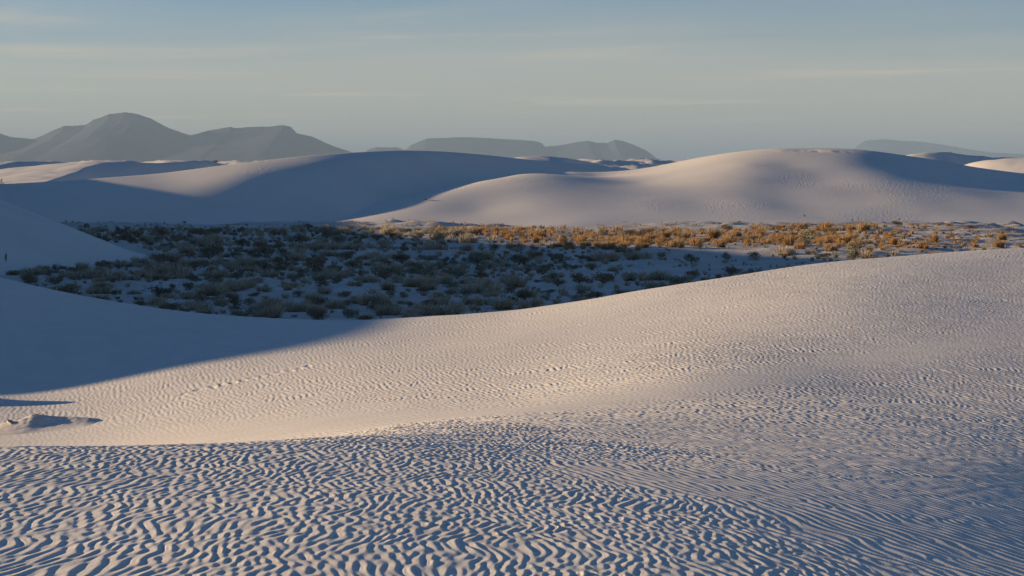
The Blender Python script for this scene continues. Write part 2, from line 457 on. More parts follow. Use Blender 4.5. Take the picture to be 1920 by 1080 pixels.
# ------------------------------------------------------------------ far dunes
def far_dune(name, crest, front, back, label, cap=0.0, step=0.8, bumps=0.1, depth=(30, 60), foot=0.0, tilt=0.02):
    p = np.array([P(*c) for c in crest])
    fy = spline(p[:, 0], p[:, 1]); fz = spline(p[:, 0], p[:, 2])
    xs = np.arange(p[0, 0], p[-1, 0], step)
    ys = np.arange(p[:, 1].min() - depth[0], p[:, 1].max() + depth[1], step * 1.1)
    X, Y = np.meshgrid(xs, ys)
    v = Y - fy(X)
    w = -v
    if not isinstance(front, (int, float)):
        fp = np.array([P(c[0], 310, p[:, 1].mean())[0] for c in front]); front = np.interp(X, fp, [c[1] for c in front])
    dz = np.where(v < 0, tilt * np.minimum(w, cap) + front * np.clip(w - cap, 0, None), back * v)
    dz = dz + 0.3 * np.exp(-np.abs(w - cap) / 1.2) * (cap > 0)
    Z = fz(X) - dz + bumps * sample(SOFT, X, Y, 60.0)
    e = np.minimum(X - xs[0], xs[-1] - X)
    Z = Z - 3.0 * smoothstep(14, 0, e)
    Z = np.maximum(Z, -2.5)
    return grid_mesh(name, X, Y, Z, M_far, label=label, cat='sand dune')
far_dune('sand_dune_far', [(-350, 318, 345), (-100, 317, 345), (0, 316, 345), (60, 312, 345), (120, 307.5, 345), (180, 304.5, 346), (240, 304.5, 349), (290, 306, 353), (320, 304.5, 356), (350, 301.5, 359), (380, 301, 362), (400, 303, 365), (430, 309, 369), (470, 316, 374), (560, 330, 385)],
         [(-350, .08), (215, .08), (310, .42), (560, .5)], 0.08, 'low far dune at the left with a sunlit cap and blue shaded lee', depth=(50, 40))
far_dune('sand_dune_far', [(-300, 310, 540), (-100, 305, 540), (0, 304, 540), (40, 303, 542), (80, 303, 548), (115, 304.5, 556), (150, 309, 566), (230, 318, 585)],
         [(-300, .06), (50, .08), (100, .40), (230, .45)], 0.06, 'farthest low dune at the left edge below the round mountain', depth=(60, 40), step=1.2)
far_dune('sand_dune_far', [(840, 320, 352), (900, 303, 350), (950, 296, 350), (1000, 292.5, 352), (1040, 292.5, 356), (1080, 298, 368), (1130, 308, 384), (1180, 317, 398), (1240, 330, 410)],
         [(840, .07), (1055, .08), (1110, .40), (1240, .40)], 0.08, 'low far dune with sunlit back between the two large back dunes', depth=(40, 40))
far_dune('sand_dune_far', [(1000, 312, 1150), (1080, 301.5, 1140), (1140, 300, 1140), (1200, 300.5, 1150), (1250, 302, 1170), (1300, 303, 1190), (1400, 310, 1210)],
         0.10, 0.03, 'distant pale dune ridge where two tiny figures stand', depth=(80, 80), step=2.4, bumps=0.7)
far_dune('sand_dune_far', [(1560, 310, 380), (1620, 297, 372), (1700, 288, 368), (1740, 286, 368), (1775, 286.5, 370), (1810, 290, 384), (1860, 294, 398), (1900, 297, 408), (2050, 312, 430)],
         0.40, 0.08, 'far dune with a blue shaded lee behind the right end of the sunlit dune', depth=(40, 40))
far_dune('sand_dune_far', [(1660, 335, 322), (1730, 320, 318), (1790, 309, 315), (1850, 301, 313), (1920, 297.5, 312), (2050, 294, 312), (2250, 305, 320)],
         0.16, 0.08, 'smooth sunlit dune rising at the right edge behind the crest', depth=(40, 40))
far_dune('sand_dune_far', [(-700, 309, 1500), (-300, 304, 1500), (0, 306, 1500), (300, 303.5, 1500), (500, 305, 1520), (800, 306, 1500), (1100, 303, 1480), (1400, 304, 1500), (1700, 303, 1500), (2000, 301, 1520), (2600, 308, 1500)],
         0.10, 0.02, 'thin line of distant dunes below the mountains', depth=(90, 200), step=6.0, bumps=1.2)

# ------------------------------------------------------------------ mountains
m_rock, t, b = new_mat('mountain_rock')
b.inputs['Base Color'].default_value = (0.055, 0.065, 0.085, 1)
RID = noise_tile(256, 0.012, 0.5, 21)
def mountain(name, outline, d, depth, label, n=640):
    p = np.array([P(px, py, d) for px, py in outline])
    fz = lambda x: np.interp(x, p[:, 0], p[:, 2])
    xs = np.linspace(p[0, 0], p[-1, 0], n)
    vs = np.linspace(-1, 1, 91)
    X, V = np.meshgrid(xs, vs)
    top = fz(X)
    prof = np.where(V < 0, (1 - np.abs(V)) ** 1.25, (1 - np.abs(V)))
    rid = np.abs(sample(RID, X + 0.25 * V * depth, V * depth, depth * 2.2))
    keep = 1 - np.exp(-(V / 0.10) ** 2)
    Z = top * prof * (1 - 0.035 * np.clip(rid, 0, 2) * keep) - 40
    Z = np.where(np.abs(V) < 0.02, top - 0, Z)
    rag = sample(RID, X * 3.1, V * depth, depth) * 0.005 * np.clip(top, 0, None) * np.exp(-(V / 0.2) ** 2)
    return grid_mesh(name, X, d + V * depth, Z + rag, m_rock, label=label, cat='mountain')
mountain('mountain_left', [(-420, 300), (-250, 262), (-120, 240), (-40, 246), (0, 250), (20, 257), (62, 261), (75, 256), (120, 236), (160, 234), (175, 225), (205, 214), (235, 211), (260, 214), (285, 224), (310, 237), (345, 250), (358, 254), (390, 245), (432, 238), (440, 240), (500, 237), (530, 234.5), (545, 238), (557, 250), (585, 256), (610, 268), (645, 281), (680, 292), (720, 306)],
         22000, 3500, 'hazy blue mountain range with a round summit above the left dunes')
mountain('mountain_middle', [(660, 306), (690, 281), (705, 276), (745, 276), (760, 282), (770, 272), (800, 260), (835, 258.5), (885, 257), (930, 260), (1000, 264), (1015, 268), (1022, 275), (1050, 272), (1085, 266), (1103, 264), (1120, 268), (1140, 268), (1152, 262), (1165, 264), (1190, 272), (1212, 282), (1230, 296), (1260, 306)],
         29000, 4000, 'hazy flat-topped mesa and twin peaks above the gap between dunes')
mountain('mountain_right', [(1540, 308), (1598, 290), (1604, 276), (1622, 264), (1655, 261), (1690, 263.5), (1730, 266), (1770, 272), (1810, 279), (1860, 286), (1920, 289), (2050, 292), (2250, 308)],
         44000, 5000, 'faint long mountain barely showing through haze at the right')

# ------------------------------------------------------------------ haze
hm = bpy.data.materials.new('haze_air'); hm.use_nodes = True
ht = hm.node_tree
ht.nodes.clear()
ho = ht.nodes.new('ShaderNodeOutputMaterial')
hv = ht.nodes.new('ShaderNodeVolumePrincipled')
hv.inputs['Color'].default_value = (0.355, 0.51, 0.70, 1)
hv.inputs['Density'].default_value = 3.8e-5
ht.links.new(hv.outputs[0], ho.inputs['Volume'])
def box_mesh(name, lo, hi):
    x0, y0, z0 = lo; x1, y1, z1 = hi
    vs = [(x0, y0, z0), (x1, y0, z0), (x1, y1, z0), (x0, y1, z0), (x0, y0, z1), (x1, y0, z1), (x1, y1, z1), (x0, y1, z1)]
    fs = [(0, 3, 2, 1), (4, 5, 6, 7), (0, 1, 5, 4), (1, 2, 6, 5), (2, 3, 7, 6), (3, 0, 4, 7)]
    me = bpy.data.meshes.new(name); me.from_pydata(vs, [], fs); me.update()
    return me
hme = box_mesh('haze', (-75000, -5000, -60), (75000, 95000, 690))
hme.materials.append(hm)
hz_o = bpy.data.objects.new('haze', hme)
scene.collection.objects.link(hz_o)
hz_o['kind'] = 'stuff'

# ------------------------------------------------------------------ plants of the flat
def leaf_material(name, cols, trans=0.35):
    m = bpy.data.materials.new(name); m.use_nodes = True
    t = m.node_tree; t.nodes.clear()
    N = t.nodes.new; K = t.links.new
    o = N('ShaderNodeOutputMaterial')
    oi = N('ShaderNodeObjectInfo')
    g = N('ShaderNodeNewGeometry')
    ad = N('ShaderNodeMath'); ad.operation = 'MULTIPLY_ADD'
    K(g.outputs['Random Per Island'], ad.inputs[0]); ad.inputs[1].default_value = 0.45
    m2 = N('ShaderNodeMath'); m2.operation = 'MULTIPLY'; m2.inputs[1].default_value = 0.55
    K(oi.outputs['Random'], m2.inputs[0]); K(m2.outputs[0], ad.inputs[2])
    cr = N('ShaderNodeValToRGB')
    e = cr.color_ramp.elements
    while len(e) < len(cols): e.new(0.5)
    for i, c in enumerate(cols):
        e[i].position = i / (len(cols) - 1); e[i].color = (*c, 1)
    K(ad.outputs[0], cr.inputs[0])
    d = N('ShaderNodeBsdfDiffuse'); tr = N('ShaderNodeBsdfTranslucent'); mx = N('ShaderNodeMixShader')
    mx.inputs[0].default_value = trans
    K(cr.outputs[0], d.inputs[0]); K(cr.outputs[0], tr.inputs[0])
    K(d.outputs[0], mx.inputs[1]); K(tr.outputs[0], mx.inputs[2]); K(mx.outputs[0], o.inputs[0])
    return m
M_gold = leaf_material('dry_grass_gold', [(0.50, 0.325, 0.15), (0.43, 0.26, 0.115), (0.40, 0.28, 0.155), (0.54, 0.40, 0.23)])
M_grass_shade = leaf_material('dry_grass_shade', [(0.46, 0.385, 0.28), (0.40, 0.345, 0.26), (0.50, 0.41, 0.285), (0.42, 0.37, 0.285)], 0.3)  # greyer copy of the gold grass, with shade put into its colour
M_straw = leaf_material('dry_grass_base', [(0.20, 0.14, 0.075), (0.27, 0.19, 0.10)], 0.15)
M_green = leaf_material('shrub_leaf', [(0.17, 0.18, 0.13), (0.22, 0.22, 0.155), (0.26, 0.245, 0.17)], 0.2)
M_brown = leaf_material('shrub_dry_leaf', [(0.27, 0.22, 0.15), (0.23, 0.19, 0.13), (0.32, 0.255, 0.165)], 0.25)
M_stem = leaf_material('stem_bark', [(0.10, 0.075, 0.055), (0.15, 0.11, 0.08)], 0.0)
M_red = leaf_material('reddish_twig', [(0.22, 0.085, 0.04), (0.26, 0.11, 0.05)], 0.2)

def mesh_from(name, vs, fs, mat, smooth=False):
    me = bpy.data.meshes.new(name); me.from_pydata(vs, [], fs); me.update()
    me.materials.append(mat)
    return me

def blade(vs, fs, p, d, length, width, droop, side):
    """a blade of three faces that bends outward"""
    b = len(vs)
    x, y, z = p
    sx, sy = side
    mid = (x + d[0] * length * .55, y + d[1] * length * .55, z + d[2] * length * .6)
    tip = (x + d[0] * length * (1.0 + droop), y + d[1] * length * (1.0 + droop), z + d[2] * length * (1.0 - droop * .4))
    w = width
    vs += [(x - sx * w * .6, y - sy * w * .6, z), (x + sx * w * .6, y + sy * w * .6, z), (mid[0] + sx * w, mid[1] + sy * w, mid[2]), (mid[0] - sx * w, mid[1] - sy * w, mid[2]), tip]
    fs += [(b, b + 1, b + 2, b + 3), (b + 3, b + 2, b + 4)]

def clump_meshes(seed, n=270, w=0.5, h=0.95, spread=0.75, mat=None):
    r = random.Random(seed)
    vs, fs = [], []
    nc = r.randint(3, 6)
    centres = [(r.gauss(0, w * .34), r.gauss(0, w * .34), r.uniform(.65, 1.05)) for _ in range(nc)]
    for i in range(n):
        cx, cy, cs = centres[i % nc]
        a = r.uniform(0, 2 * math.pi); lean = min(1.3, abs(r.gauss(0, .50)) * spread)
        d = (math.cos(a) * lean, math.sin(a) * lean, 1.0)
        sa = r.uniform(0, 2 * math.pi)
        blade(vs, fs, (cx + math.cos(a) * .09 * r.random(), cy + math.sin(a) * .09 * r.random(), -0.03), d, h * cs * r.uniform(.50, 1.05) * (1 - .30 * lean), r.uniform(.009, .018), r.uniform(0, .35), (math.cos(sa), math.sin(sa)))
    top = mesh_from('blades', vs, fs, mat or M_gold)
    vs, fs = [], []
    for i in range(60):
        cx, cy, cs = centres[i % nc]
        a = r.uniform(0, 2 * math.pi); lean = r.uniform(.5, 1.4)
        sa = a + math.pi / 2
        blade(vs, fs, (cx, cy, -0.03), (math.cos(a) * lean, math.sin(a) * lean, .55), h * r.uniform(.22, .42), r.uniform(.018, .03), .3, (math.cos(sa), math.sin(sa)))
    return top, mesh_from('dead_skirt', vs, fs, M_straw)

def shrub_meshes(seed, n=420, w=0.6, h=0.85, mat=None):
    r = random.Random(seed)
    vs, fs = [], []
    lobes = [(r.uniform(-.45, .45) * w, r.uniform(-.45, .45) * w, r.uniform(.38, .72) * h, r.uniform(.32, .55)) for _ in range(r.randint(6, 9))]
    for i in range(n):
        lx, ly, lz, lr = lobes[i % len(lobes)]
        u = Vector((r.gauss(0, 1), r.gauss(0, 1), r.gauss(0, 1))).normalized() * (r.random() ** .45)
        p = Vector((lx, ly, lz)) + Vector((u.x * lr * w, u.y * lr * w, u.z * lr * h * .75))
        p.z = max(p.z, .02 + .05 * r.random())
        a = Vector((r.gauss(0, 1), r.gauss(0, 1), r.gauss(.3, 1))).normalized(); c = a.orthogonal().normalized()
        l = r.uniform(.035, .075); k = len(vs)
        vs += [tuple(p - c * l * .5), tuple(p + a * l * .9), tuple(p + c * l * .5), tuple(p - a * l * .9)]
        fs.append((k, k + 1, k + 2, k + 3))
    top = mesh_from('foliage', vs, fs, mat or M_green)
    vs, fs = [], []
    for lx, ly, lz, lr in lobes:
        k = len(vs); q_ = .014
        vs += [(-q_, 0, -.05), (q_, 0, -.05), (0, q_ * 1.7, -.05), (lx * .9 - q_ * .4, ly * .9, lz), (lx * .9 + q_ * .4, ly * .9, lz), (lx * .9, ly * .9 + q_ * .6, lz)]
        fs += [(k, k + 1, k + 4, k + 3), (k + 1, k + 2, k + 5, k + 4), (k + 2, k, k + 3, k + 5)]
    return top, mesh_from('stem', vs, fs, M_stem)

GOLD_V = [clump_meshes(100 + i, h=random.uniform(.8, 1.05), spread=random.uniform(.6, 1.0)) for i in range(9)]
SHRUB_V = [shrub_meshes(200 + i, h=random.uniform(.7, .95)) for i in range(7)]
GREY_V = [clump_meshes(150 + i, h=random.uniform(.75, 1.0), spread=random.uniform(.7, 1.1), mat=M_grass_shade) for i in range(7)]
BROWN_V = [shrub_meshes(300 + i, h=random.uniform(.6, .8), mat=M_brown) for i in range(5)]

def plant(name, parts, names, loc, scale, rot, label, cat, group=None):
    root = bpy.data.objects.new(name, None)
    scene.collection.objects.link(root)
    root.empty_display_size = 0.2
    root.location = loc; root.rotation_euler = (0, 0, rot); root.scale = scale
    root['label'] = label; root['category'] = cat
    if group: root['group'] = group
    for me, nm in zip(parts, names):
        c = bpy.data.objects.new(nm, me)
        scene.collection.objects.link(c); c.parent = root
    return root
GN = ('blades', 'dead_skirt'); SN = ('foliage', 'stem')

def gz(x, y):
    return float(ground_height(np.array([x]), np.array([y]))[0])
def left_dune_z(x, y):
    i = int(round((x + 150) / .75)); j = int(round((y - 30) / .75))
    return LZ[min(max(j, 0), LZ.shape[0] - 1), min(max(i, 0), LZ.shape[1] - 1)]
def to_px(x, y, z):
    dy = y; dz = z - ZC
    t = dy * math.cos(PITCH) - dz * math.sin(PITCH)
    v = (dy * math.sin(PITCH) + dz * math.cos(PITCH)) / t
    return 960 + F * x / t, 540 - F * v
crow = spline([c[0] for c in crest_px], [c[1] for c in crest_px])

used = []
def free(x, y, r):
    return all((x - a) ** 2 + ((y - b) * .7) ** 2 > (r + c) ** 2 * .25 for a, b, c in used)

# plants that stand out in the photo: px, row of the foot, width, height (photo pixels), kind, label
NAMED = [
 (1600, 487, 38, 27, 's', 'dense dark shrub just behind the rippled crest, darkest at the sunlit strip'),
 (1313, 469, 24, 17, 's', 'low dark shrub at the near edge of the sunlit strip'),
 (1262, 538, 18, 20, 's', 'small dark pointed shrub close behind the rippled crest'),
 (1297, 496, 30, 26, 's', 'dark rounded shrub standing in the shade below the sunlit strip'),
 (1362, 490, 22, 18, 's', 'dark shrub on the shade line right of the middle of the flat'),
 (1240, 487, 24, 18, 's', 'dark shrub on the shade line below the tallest golden clump'),
 (164, 428, 16, 13, 's', 'dark shrub on the shoulder of the left shaded dune'),
 (243, 434, 9, 14, 's', 'slim dark shrub at the back left of the shaded flat'),
 (455, 437, 18, 16, 'b', 'upright brown shrub at the back edge of the shaded flat'),
 (515, 443, 20, 15, 's', 'dark square-topped shrub at the back edge of the shaded flat'),
 (208, 508, 20, 16, 's', 'dark shrub at the toe of the left dune'),
 (12, 508, 8, 17, 's', 'thin dark shrub at the left edge of the picture'),
 (1170, 458, 50, 29, 'g', 'largest golden clump, in the middle of the sunlit strip'),
 (1140, 466, 34, 22, 'g', 'wide golden clump in front of the largest golden clump'),
 (1250, 446, 26, 22, 'g', 'tall golden clump standing against the foot of the sunlit dune'),
 (1270, 466, 36, 24, 'g', 'broad golden clump below the tall clump at the dune foot'),
 (1385, 444, 36, 20, 'g', 'orange golden clump at the back of the strip below the summit'),
 (1350, 466, 34, 24, 'g', 'bushy golden clump left of the dark patch in the strip'),
 (1398, 460, 26, 20, 'g', 'round orange clump right of the bushy golden clump'),
 (1450, 437, 20, 12, 'b', 'olive brown shrub at the foot of the sunlit dune'),
 (1475, 462, 34, 26, 'g', 'tall golden clump in the sunlit strip below the olive shrub'),
 (1590, 446, 30, 22, 'g', 'pale golden clump right of the reddish upright twig'),
 (1672, 441, 36, 14, 'g', 'low spreading golden clump at the right back of the strip'),
 (1745, 471, 30, 17, 'g', 'golden clump on the crest line near the right edge'),
 (1560, 470, 30, 20, 'g', 'golden clump left of the dense dark shrub'),
 (1675, 470, 36, 14, 'g', 'low orange clump right of the dense dark shrub'),
 (955, 452, 34, 18, 'g', 'first bright golden clump at the left end of the sunlit strip'),
 (1000, 455, 30, 22, 'g', 'second bright golden clump at the left end of the sunlit strip'),
 (1055, 458, 26, 20, 'g', 'golden clump near the left end of the strip with shade before it'),
 (1875, 467, 16, 12, 'g', 'pale dry clump on the crest at the right edge'),
 (1818, 436, 16, 9, 'r', 'small reddish bush on a white hummock at the right'),
 (1783, 440, 22, 10, 'b', 'brown shrub left of the reddish bush at the right'),
]
GROUND_Z0 = 0.0
for i, (px, row, wpx, hpx, kind, label) in enumerate(NAMED):
    # where the sight line through the foot meets the flat
    d = 100.0
    for _ in range(30):
        z = gz((px - 960) / F * d, d)
        tan = (row - HORIZON) / F
        d = (ZC - z) / tan
    x = (px - 960) / F * d * 1.002
    z = gz(x, d)
    if x < -20: z = max(z, left_dune_z(x, d))
    w_m = wpx / F * d; h_m = hpx / F * d
    rr = random.uniform(0, 6.28)
    if kind == 'g':
        plant('grass_clump', GOLD_V[i % len(GOLD_V)], GN, (x, d, z - .02), (w_m / 1.05, w_m / 1.05, h_m / .95), rr, label, 'grass')
    else:
        V_ = SHRUB_V if kind == 's' else BROWN_V
        parts = V_[i % len(V_)]
        if kind == 'r':
            me = parts[0].copy(); me.materials.clear(); me.materials.append(M_red); parts = (me, parts[1])
        plant('shrub', parts, SN, (x, d, z - .02), (w_m / 1.15, w_m / 1.15, h_m / .85), rr, label, 'shrub')
    used.append((x, d, max(w_m, .6)))

# the mass of plants, scattered over the flat
cand = []
rs = random.Random(77)
for _ in range(26000):
    y = math.sqrt(rs.uniform(78 ** 2, 199 ** 2))
    px = rs.uniform(-30, 1950)
    x = (px - 960) / F * y
    row = HORIZON + ZC / y * F
    if row > float(crow(px)) + 14: continue
    if x < -15 and left_dune_z(x, y) > -0.02: continue
    dens = 1.0
    patch = float(sample(SOFT, x, y, 70.0))
    if y > 176: dens = smoothstep(194, 178, y) * .7
    if px > 1050 and y < 137: dens *= .42
    if px < 900 and y > 184: continue
    if px > 1640: dens *= float(np.interp(px, [1640, 1760, 1950], [.55, .22, .08]))
    if px < 640: dens *= 1.1
    if y > np.interp(px, [560, 830, 900, 1040, 1960], [204, 190, 166, 138, 138]): dens *= 1.25
    else: dens *= .9
    dens *= .66 + .45 * patch
    if rs.random() > dens: continue
    size = min(1.8, max(.40, rs.lognormvariate(-.08, .40)))
    if px > 1640: size *= .75
    if not free(x, y, size * 1.0): continue
    used.append((x, y, size))
    cand.append((x, y, size, px, row))
print('plants', len(cand))
def zone(px, y):
    lit = y > np.interp(px, [560, 830, 900, 1040, 1960], [204, 190, 166, 138, 138])
    if lit:
        c = 'left end' if px < 1080 else 'left half' if px < 1330 else 'right half' if px < 1600 else 'right end'
        r_ = 'back' if y > 172 else 'front' if y < 152 else 'middle'
        return 'sunlit', f'{r_} of sunlit strip, {c}'
    c = 'by the left dune' if px < 330 else 'left half' if px < 660 else 'centre' if px < 1000 else 'right half'
    r_ = 'front' if y < 98 else 'middle' if y < 118 else 'rear' if y < 145 else 'back'
    return 'shaded', f'{r_} of shaded flat, {c}'
cand.sort(key=lambda c: -c[2] / c[1])
n_g = n_s = 0
rest = []; todo = []
for k, (x, y, size, px, row) in enumerate(cand):
    light, where = zone(px, y)
    u = rs.random()
    if light == 'sunlit': kind = 'g' if u < .86 else 's' if u < .90 else 'b'
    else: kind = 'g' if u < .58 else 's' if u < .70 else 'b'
    z = gz(x, y) - .02
    rot = rs.uniform(0, 6.28); sc = (size * rs.uniform(.9, 1.25), size * rs.uniform(.9, 1.25), size * rs.uniform(.50, .75))
    big = 'large' if size * 140 / y > 1.25 else 'medium' if size * 140 / y > 0.92 else 'small'
    if kind == 'g' and n_g < 265:
        n_g += 1
        tone = 'golden' if light == 'sunlit' else 'dull'
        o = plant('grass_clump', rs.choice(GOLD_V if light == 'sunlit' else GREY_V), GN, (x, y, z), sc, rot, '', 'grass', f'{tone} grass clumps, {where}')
        todo.append((f'{big} {tone} grass clump at {where}', px, o))
    elif kind != 'g' and n_s < 265:
        n_s += 1
        tone = 'dark' if kind == 's' else 'brown'
        o = plant('shrub', rs.choice(SHRUB_V if kind == 's' else BROWN_V), SN, (x, y, z), sc, rot, '', 'shrub', f'{tone} shrubs, {where}')
        todo.append((f'{big} {tone} shrub at {where}', px, o))
    else:
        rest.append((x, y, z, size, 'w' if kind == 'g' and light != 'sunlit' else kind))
NTH = ['first', 'second', 'third', 'fourth', 'fifth', 'sixth', 'seventh', 'eighth', 'ninth', 'tenth', 'eleventh', 'twelfth',
       'thirteenth', 'fourteenth', 'fifteenth', 'sixteenth', 'seventeenth', 'eighteenth', 'nineteenth', 'twentieth', 'twenty-first', 'twenty-second', 'twenty-third', 'twenty-fourth', 'twenty-fifth', 'twenty-sixth', 'twenty-seventh', 'twenty-eighth', 'twenty-ninth', 'thirtieth']
from collections import defaultdict
by = defaultdict(list)
for t_, px, o in todo: by[t_].append((px, o))
for t_, lst in by.items():
    lst.sort(key=lambda q: q[0])
    for i, (px, o) in enumerate(lst):
        o['label'] = t_ if len(lst) == 1 else f'{t_}, {NTH[min(i, 29)]} from left'
print('objects', n_g, n_s, 'rest', len(rest))
# what is left over, and the litter of small tufts between: one mass
vs, fs, mi = [], [], []
def tuft(x, y, z, size, kind, n):
    for i in range(n):
        a = rs.uniform(0, 6.28); lean = abs(rs.gauss(0, .45))
        k0 = len(fs)
        rr = rs.random() * .3 * size
        sa = rs.uniform(0, 6.28)
        blade(vs, fs, (x + math.cos(a) * rr, y + math.sin(a) * rr, z - .02), (math.cos(a) * lean, math.sin(a) * lean, 1), size * rs.uniform(.4, .95), rs.uniform(.016, .03), .25, (math.cos(sa), math.sin(sa)))
        mi.extend([{'g': 0, 's': 1, 'b': 2, 'w': 3}[kind]] * (len(fs) - k0))
for x, y, z, size, kind in rest:
    tuft(x, y, z, size * .62, kind, 46)
n_t = 0
while n_t < 2000:
    y = math.sqrt(rs.uniform(80 ** 2, 200 ** 2)); px = rs.uniform(-20, 1940)
    x = (px - 960) / F * y
    if HORIZON + ZC / y * F > float(crow(px)) + 8: continue
    if x < -15 and left_dune_z(x, y) > -0.02: continue
    if rs.random() > .55 + .4 * float(sample(SOFT, x + 20, y, 45.0)): continue
    if px > 1050 and rs.random() < .4: continue
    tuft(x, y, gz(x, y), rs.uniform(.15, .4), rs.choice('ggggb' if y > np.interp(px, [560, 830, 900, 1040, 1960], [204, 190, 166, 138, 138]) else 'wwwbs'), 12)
    n_t += 1
me = bpy.data.meshes.new('grass_tufts'); me.from_pydata(vs, [], fs)
for m in (M_gold, M_green, M_brown, M_grass_shade): me.materials.append(m)
me.polygons.foreach_set('material_index', np.array(mi, dtype=np.int32)); me.update()
o = bpy.data.objects.new('grass_tufts', me); scene.collection.objects.link(o)
o['kind'] = 'stuff'; o['label'] = 'low dry grass tufts covering the flat between the larger plants'; o['category'] = 'grass'
print('tuft faces', len(fs))

# ------------------------------------------------------------------ lone plants on the dunes
def on_mesh(Xg, Yg, Zg, px, row, lo, hi):
    """first point along the sight line through (px, row) that lies on a height grid"""
    xs, ys = Xg[0], Yg[:, 0]
    for d in np.linspace(lo, hi, 1500):
        x, y, z = P(px, row, d)
        j = int(np.clip(np.searchsorted(ys, y), 1, len(ys) - 1)); i = int(np.clip(np.searchsorted(xs, x), 1, len(xs) - 1))
        h = float(Zg[j, i])
        if z <= h: return x, y, h
    return None
LONE = [
 (BX, BY, BZ, 345, 419, 12, 5, 's', 'tiny dark shrub low on the shaded slip face of the back dune'),
 (BX, BY, BZ, 416, 426, 8, 5, 's', 'tiny dark shrub at the foot of the shaded slip face'),
 (BX, BY, BZ, 797, 374, 12, 4, 'b', 'small scrap of dry brush on the edge of the blue shade'),
 (EX, EY, EZ, 797, 375, 12, 4, 'b', 'small scrap of dry brush on the sunlit slope by the shade edge'),
 (EX, EY, EZ, 1508, 406, 6, 5, 'b', 'tiny dry shrub on the lower face of the sunlit dune'),
 (EX, EY, EZ, 1597, 415, 6, 5, 'b', 'tiny dry shrub near the foot of the sunlit dune'),
 (EX, EY, EZ, 1686, 413, 6, 5, 's', 'tiny dark shrub near the foot of the sunlit dune at right'),
]
for i, (A_, B_, C_, px, row, wpx, hpx, kind, label) in enumerate(LONE):
    if i == 2: continue
    p = on_mesh(A_, B_, C_, px, row, 190, 300)
    if p is None: continue
    x, y, z = p
    V_ = SHRUB_V if kind == 's' else BROWN_V
    plant('shrub', V_[i % len(V_)], SN, (x, y, z - .03), (wpx / F * y / 1.15, wpx / F * y / 1.15, hpx / F * y / .85), i * 1.3, label, 'shrub')
fx_, fy_, fz_ = P(403, 303.5, 366)
plant('shrub', SHRUB_V[2], SN, (fx_, fy_, fz_ - .25), (1.3, 1.1, .75), .4, 'low dark shrub on the far dune crest at upper left', 'shrub')
fx_, fy_, fz_ = P(3, 331, 300)
plant('shrub', SHRUB_V[4], SN, (fx_, 300, -0.4), (1.6, 1.4, 6.5 - 300 * .0058 + 0.4), .4, 'dark shrub behind the back dune at the left edge', 'shrub')

def twig(name, px, row, hpx, mat, seed, label):
    d = 100.0
    for _ in range(30):
        d = (ZC - gz((px - 960) / F * d, d)) / ((row - HORIZON) / F)
    x = (px - 960) / F * d; z = gz(x, d)
    p = on_mesh(EX, EY, EZ, px, row, 190, 240)
    if p is not None and p[1] < d + 1: x, d, z = p
    h = hpx / F * d
    r = random.Random(seed)
    root = bpy.data.objects.new(name, None); scene.collection.objects.link(root)
    root.location = (x, d, z - .03); root['label'] = label; root['category'] = 'plant'
    def limb(nm, a, b, r0, r1):
        a, b = Vector(a), Vector(b); c = (b - a).orthogonal().normalized(); e_ = (b - a).cross(c).normalized()
        vs_ = []
        for q_, rad_ in ((a, r0), ((a + b) / 2 + c * .06 * (b - a).length, (r0 + r1) / 2), (b, r1)):
            for k in range(5):
                t_ = k / 5 * 2 * math.pi
                vs_.append(tuple(q_ + (c * math.cos(t_) + e_ * math.sin(t_)) * rad_))
        fs_ = [(i_ * 5 + k, i_ * 5 + (k + 1) % 5, i_ * 5 + 5 + (k + 1) % 5, i_ * 5 + 5 + k) for i_ in range(2) for k in range(5)]
        o_ = bpy.data.objects.new(nm, mesh_from(nm, vs_, fs_, mat)); scene.collection.objects.link(o_); o_.parent = root
    limb('stem', (0, 0, 0), (.06 * h, 0, h), .045, .02)
    for k in range(7):
        t_ = r.uniform(.25, .85); a = r.uniform(0, 6.28)
        limb('branch', (.06 * h * t_, 0, h * t_), (.06 * h * t_ + math.cos(a) * h * .3, math.sin(a) * h * .3, h * (t_ + r.uniform(.18, .4))), .022, .01)
twig('dead_twig', 737, 417, 9, M_stem, 3, 'thin dead twig on the sunlit dune foot left of the golden grass')
twig('dead_twig', 1594, 440, 16, M_red, 5, 'reddish upright twig at the back of the sunlit strip')

# ------------------------------------------------------------------ crusted mound at the left of the hollow
MX, MY = -10.35, 41.0
u_ = np.linspace(-2.4, 2.2, 190); w_ = np.linspace(-1.1, 1.0, 110)
UX, WY = np.meshgrid(u_, w_)
ridge = np.interp(UX, [-2.4, -1.5, -0.8, -0.35, 0.0, 0.10, 0.30, 0.8, 1.2, 1.5, 2.2], [-.04, .03, .12, .22, .31, .30, .25, .18, .10, .0, -.05])
cen = 0.10 * np.sin(UX * 2.2) + 0.05
prof_ = np.exp(-np.abs((WY - cen) / np.where(WY < cen, 0.50, 0.40)) ** 1.35)
rough = sample(SOFT, UX, WY, 2.4)
cr_ = np.clip(ridge, 0, 1) / .25
hm_ = ridge * prof_ + 0.009 * rough * cr_ * prof_ + 0.010 * np.round(sample(SOFT, UX * .6 + 4, WY * 1.4, 2.0) * 1.5) / 1.5 * cr_ * prof_
base_z = near_height(MX + UX, MY + WY, False)
edge_ = np.minimum(np.minimum(UX + 2.4, 2.2 - UX) / .5, np.minimum(WY + 1.1, 1.0 - WY) / .3)
MZ = base_z + hm_ - 0.05 * (1 - np.clip(edge_, 0, 1)) - 0.02
M_crust = sand_material('crusted_sand', (0.55, 0.47, 0.38), (0.38, 0.31, 0.24), 5.0, 0.8, 22.0, dist=0.02)
